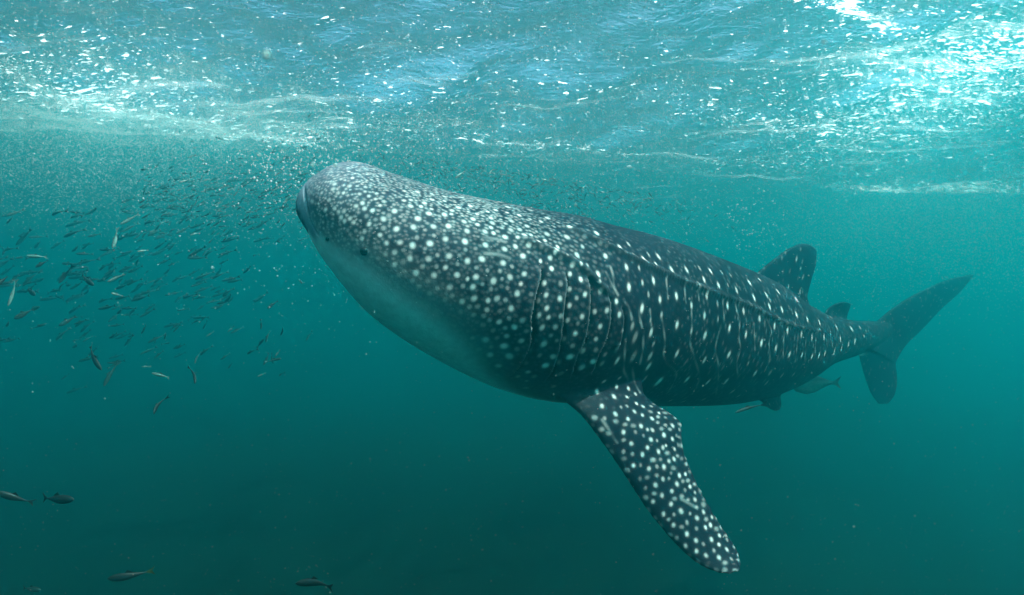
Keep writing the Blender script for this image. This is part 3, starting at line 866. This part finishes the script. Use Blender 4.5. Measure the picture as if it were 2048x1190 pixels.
for (x, y, d, a, lp, tg, mi) in sch:
    P = at(x, y, d)
    if P[2] > -.12: continue
    ln = lp / F * d
    flip = -1 if rng.random() < .12 else 1
    dirv = Vector((-math.cos(R(a)) * flip, rng.normal(0, .35), -math.sin(R(a)) * flip))
    rm = fish_rot(dirv.x, dirv.z, dirv.y).to_4x4()
    M = Matrix.Translation(Vector(P)) @ rm @ Matrix.Scale(ln, 4)
    mesh_, vv, ff = var[mi * 3 + rng.integers(3)]
    if n_ind < 265:
        o = link_obj('schooling_fish', mesh_); o.matrix_world = M
        tag(o, LAB[tg][0] % TONE[mi], 'fish', LAB[tg][1] % TONE[mi]); n_ind += 1
    else:
        Mn = np.array(M)
        rest_v.append(vv @ Mn[:3, :3].T + Mn[:3, 3]); rest_f += [tuple(i + ro for i in f) for f in ff]; rest_m += [mi] * len(ff); ro += len(vv)
rest = mesh_obj('fish_swarm', np.concatenate(rest_v), rest_f)
for mat in (M_FDARK, M_FMID, M_FSILV): rest.data.materials.append(mat)
rest.data.polygons.foreach_set('material_index', np.array(rest_m, np.int32)); tag(rest, kind='stuff')

# ------------------------------------------------------------------ bubbles and drifting particles
OCT = np.array([(1, 0, 0), (-1, 0, 0), (0, 1, 0), (0, -1, 0), (0, 0, 1), (0, 0, -1)], float)
OF = np.array([(0, 2, 4), (2, 1, 4), (1, 3, 4), (3, 0, 4), (2, 0, 5), (1, 2, 5), (3, 1, 5), (0, 3, 5)])
b_ = bmesh.new(); bmesh.ops.create_icosphere(b_, subdivisions=2, radius=1); ICO = np.array([v.co[:] for v in b_.verts]); ICF = np.array([[v.index for v in f.verts] for f in b_.faces]); b_.free()
def cloud(name, P, r, mat, shape, faces, stretch=None):
    n = len(P)
    sh = np.broadcast_to(shape, (n,) + shape.shape).copy()
    if stretch is not None: sh = sh * stretch[:, None, :]
    V = (P[:, None, :] + sh * r[:, None, None]).reshape(-1, 3)
    Fc = (faces[None] + (np.arange(n) * len(shape))[:, None, None]).reshape(-1, 3)
    o = link_obj(name, quad_mesh(name, V, Fc, mat, True, tri=True)); tag(o, kind='stuff'); return o

def near_surface(n, xr, yr, dep):
    x = rng.uniform(*xr, n); y = rng.uniform(*yr, n)
    z = swell(x, y) - np.abs(rng.exponential(dep, n)) - .01
    return np.c_[x, y, z]
# small bubbles mixed in under the surface
P = near_surface(16000, (-8, 9), (3.2, 12.0), .35)
r = np.clip(rng.lognormal(math.log(.0024), .45, len(P)), .001, .007)
# bubble plumes where the wave breaks
for (x, y, d, n, s) in ((390, 215, 7.0, 14000, .65), (250, 230, 7.5, 16000, .9), (1900, 400, 8.0, 26000, 1.0), (800, 320, 4.6, 5000, .7), (620, 325, 2.6, 500, .14), (1250, 270, 8.0, 14000, 1.3), (60, 260, 8.0, 18000, .9), (1980, 420, 6.5, 8000, .7), (750, 260, 7.0, 9000, .9)):
    c = at(x, y, d); q = c + rng.normal(0, 1, (n, 3)) * np.array([s, s, s * .55])
    q[:, 2] = np.minimum(q[:, 2], swell(q[:, 0], q[:, 1]) - .02)
    P = np.r_[P, q]; r = np.r_[r, np.clip(rng.lognormal(math.log(.0040 if n > 10000 else .0028), .3, n), .001, .0065)]
# trails above the dorsal side
for (x, y, d, n) in ((1500, 445, 3.6, 90), (1590, 585, 4.0, 10)):
    q = at(x, y, d) + rng.normal(0, 1, (n, 3)) * np.array([.09, .1, .12]); P = np.r_[P, q]; r = np.r_[r, rng.uniform(.002, .0045, n)]
TET = np.array([(1, 1, 1), (1, -1, -1), (-1, 1, -1), (-1, -1, 1)]) / 1.4; TF = np.array([(0, 1, 2), (0, 3, 1), (0, 2, 3), (1, 3, 2)])
big = (r > .0064) | (P[:, 1] < 3)
cloud('bubbles', P[big], r[big], M_BUBBLE, OCT, OF)
cloud('bubble_mist', P[~big], r[~big], M_BUBBLE, TET, TF)
# larger drifting specks through the whole water body
n = 8000
d = rng.uniform(.8, 5.5, n); px = rng.uniform(-60, 2110, n); py = rng.uniform(120, 1190, n)
P = np.c_[(px - 1024) / F * d, d, CAM[2] + (595 - py) / F * d]
keep = P[:, 2] < -.15
r = rng.uniform(.0004, .0011, n) * (.5 + .35 * d)
keep &= rng.random(n) < np.interp(py, [120, 500, 800, 1190], [1, .8, .55, .5])
cloud('plankton', P[keep], r[keep], M_SNOW, OCT, OF, rng.uniform(.6, 1.6, (n, 3))[keep])

# a few specks close to the lens, far out of focus
n = 12
d = rng.uniform(.28, .7, n); px = rng.uniform(0, 2048, n); py = 60 + 560 * rng.random(n) ** 1.3
P = np.c_[(px - 1024) / F * d, d, CAM[2] + (595 - py) / F * d]
cloud('drifting_specks', P, rng.uniform(.0006, .0016, n), M_SNOW, ICO, ICF, rng.uniform(.7, 1.4, (n, 3)))
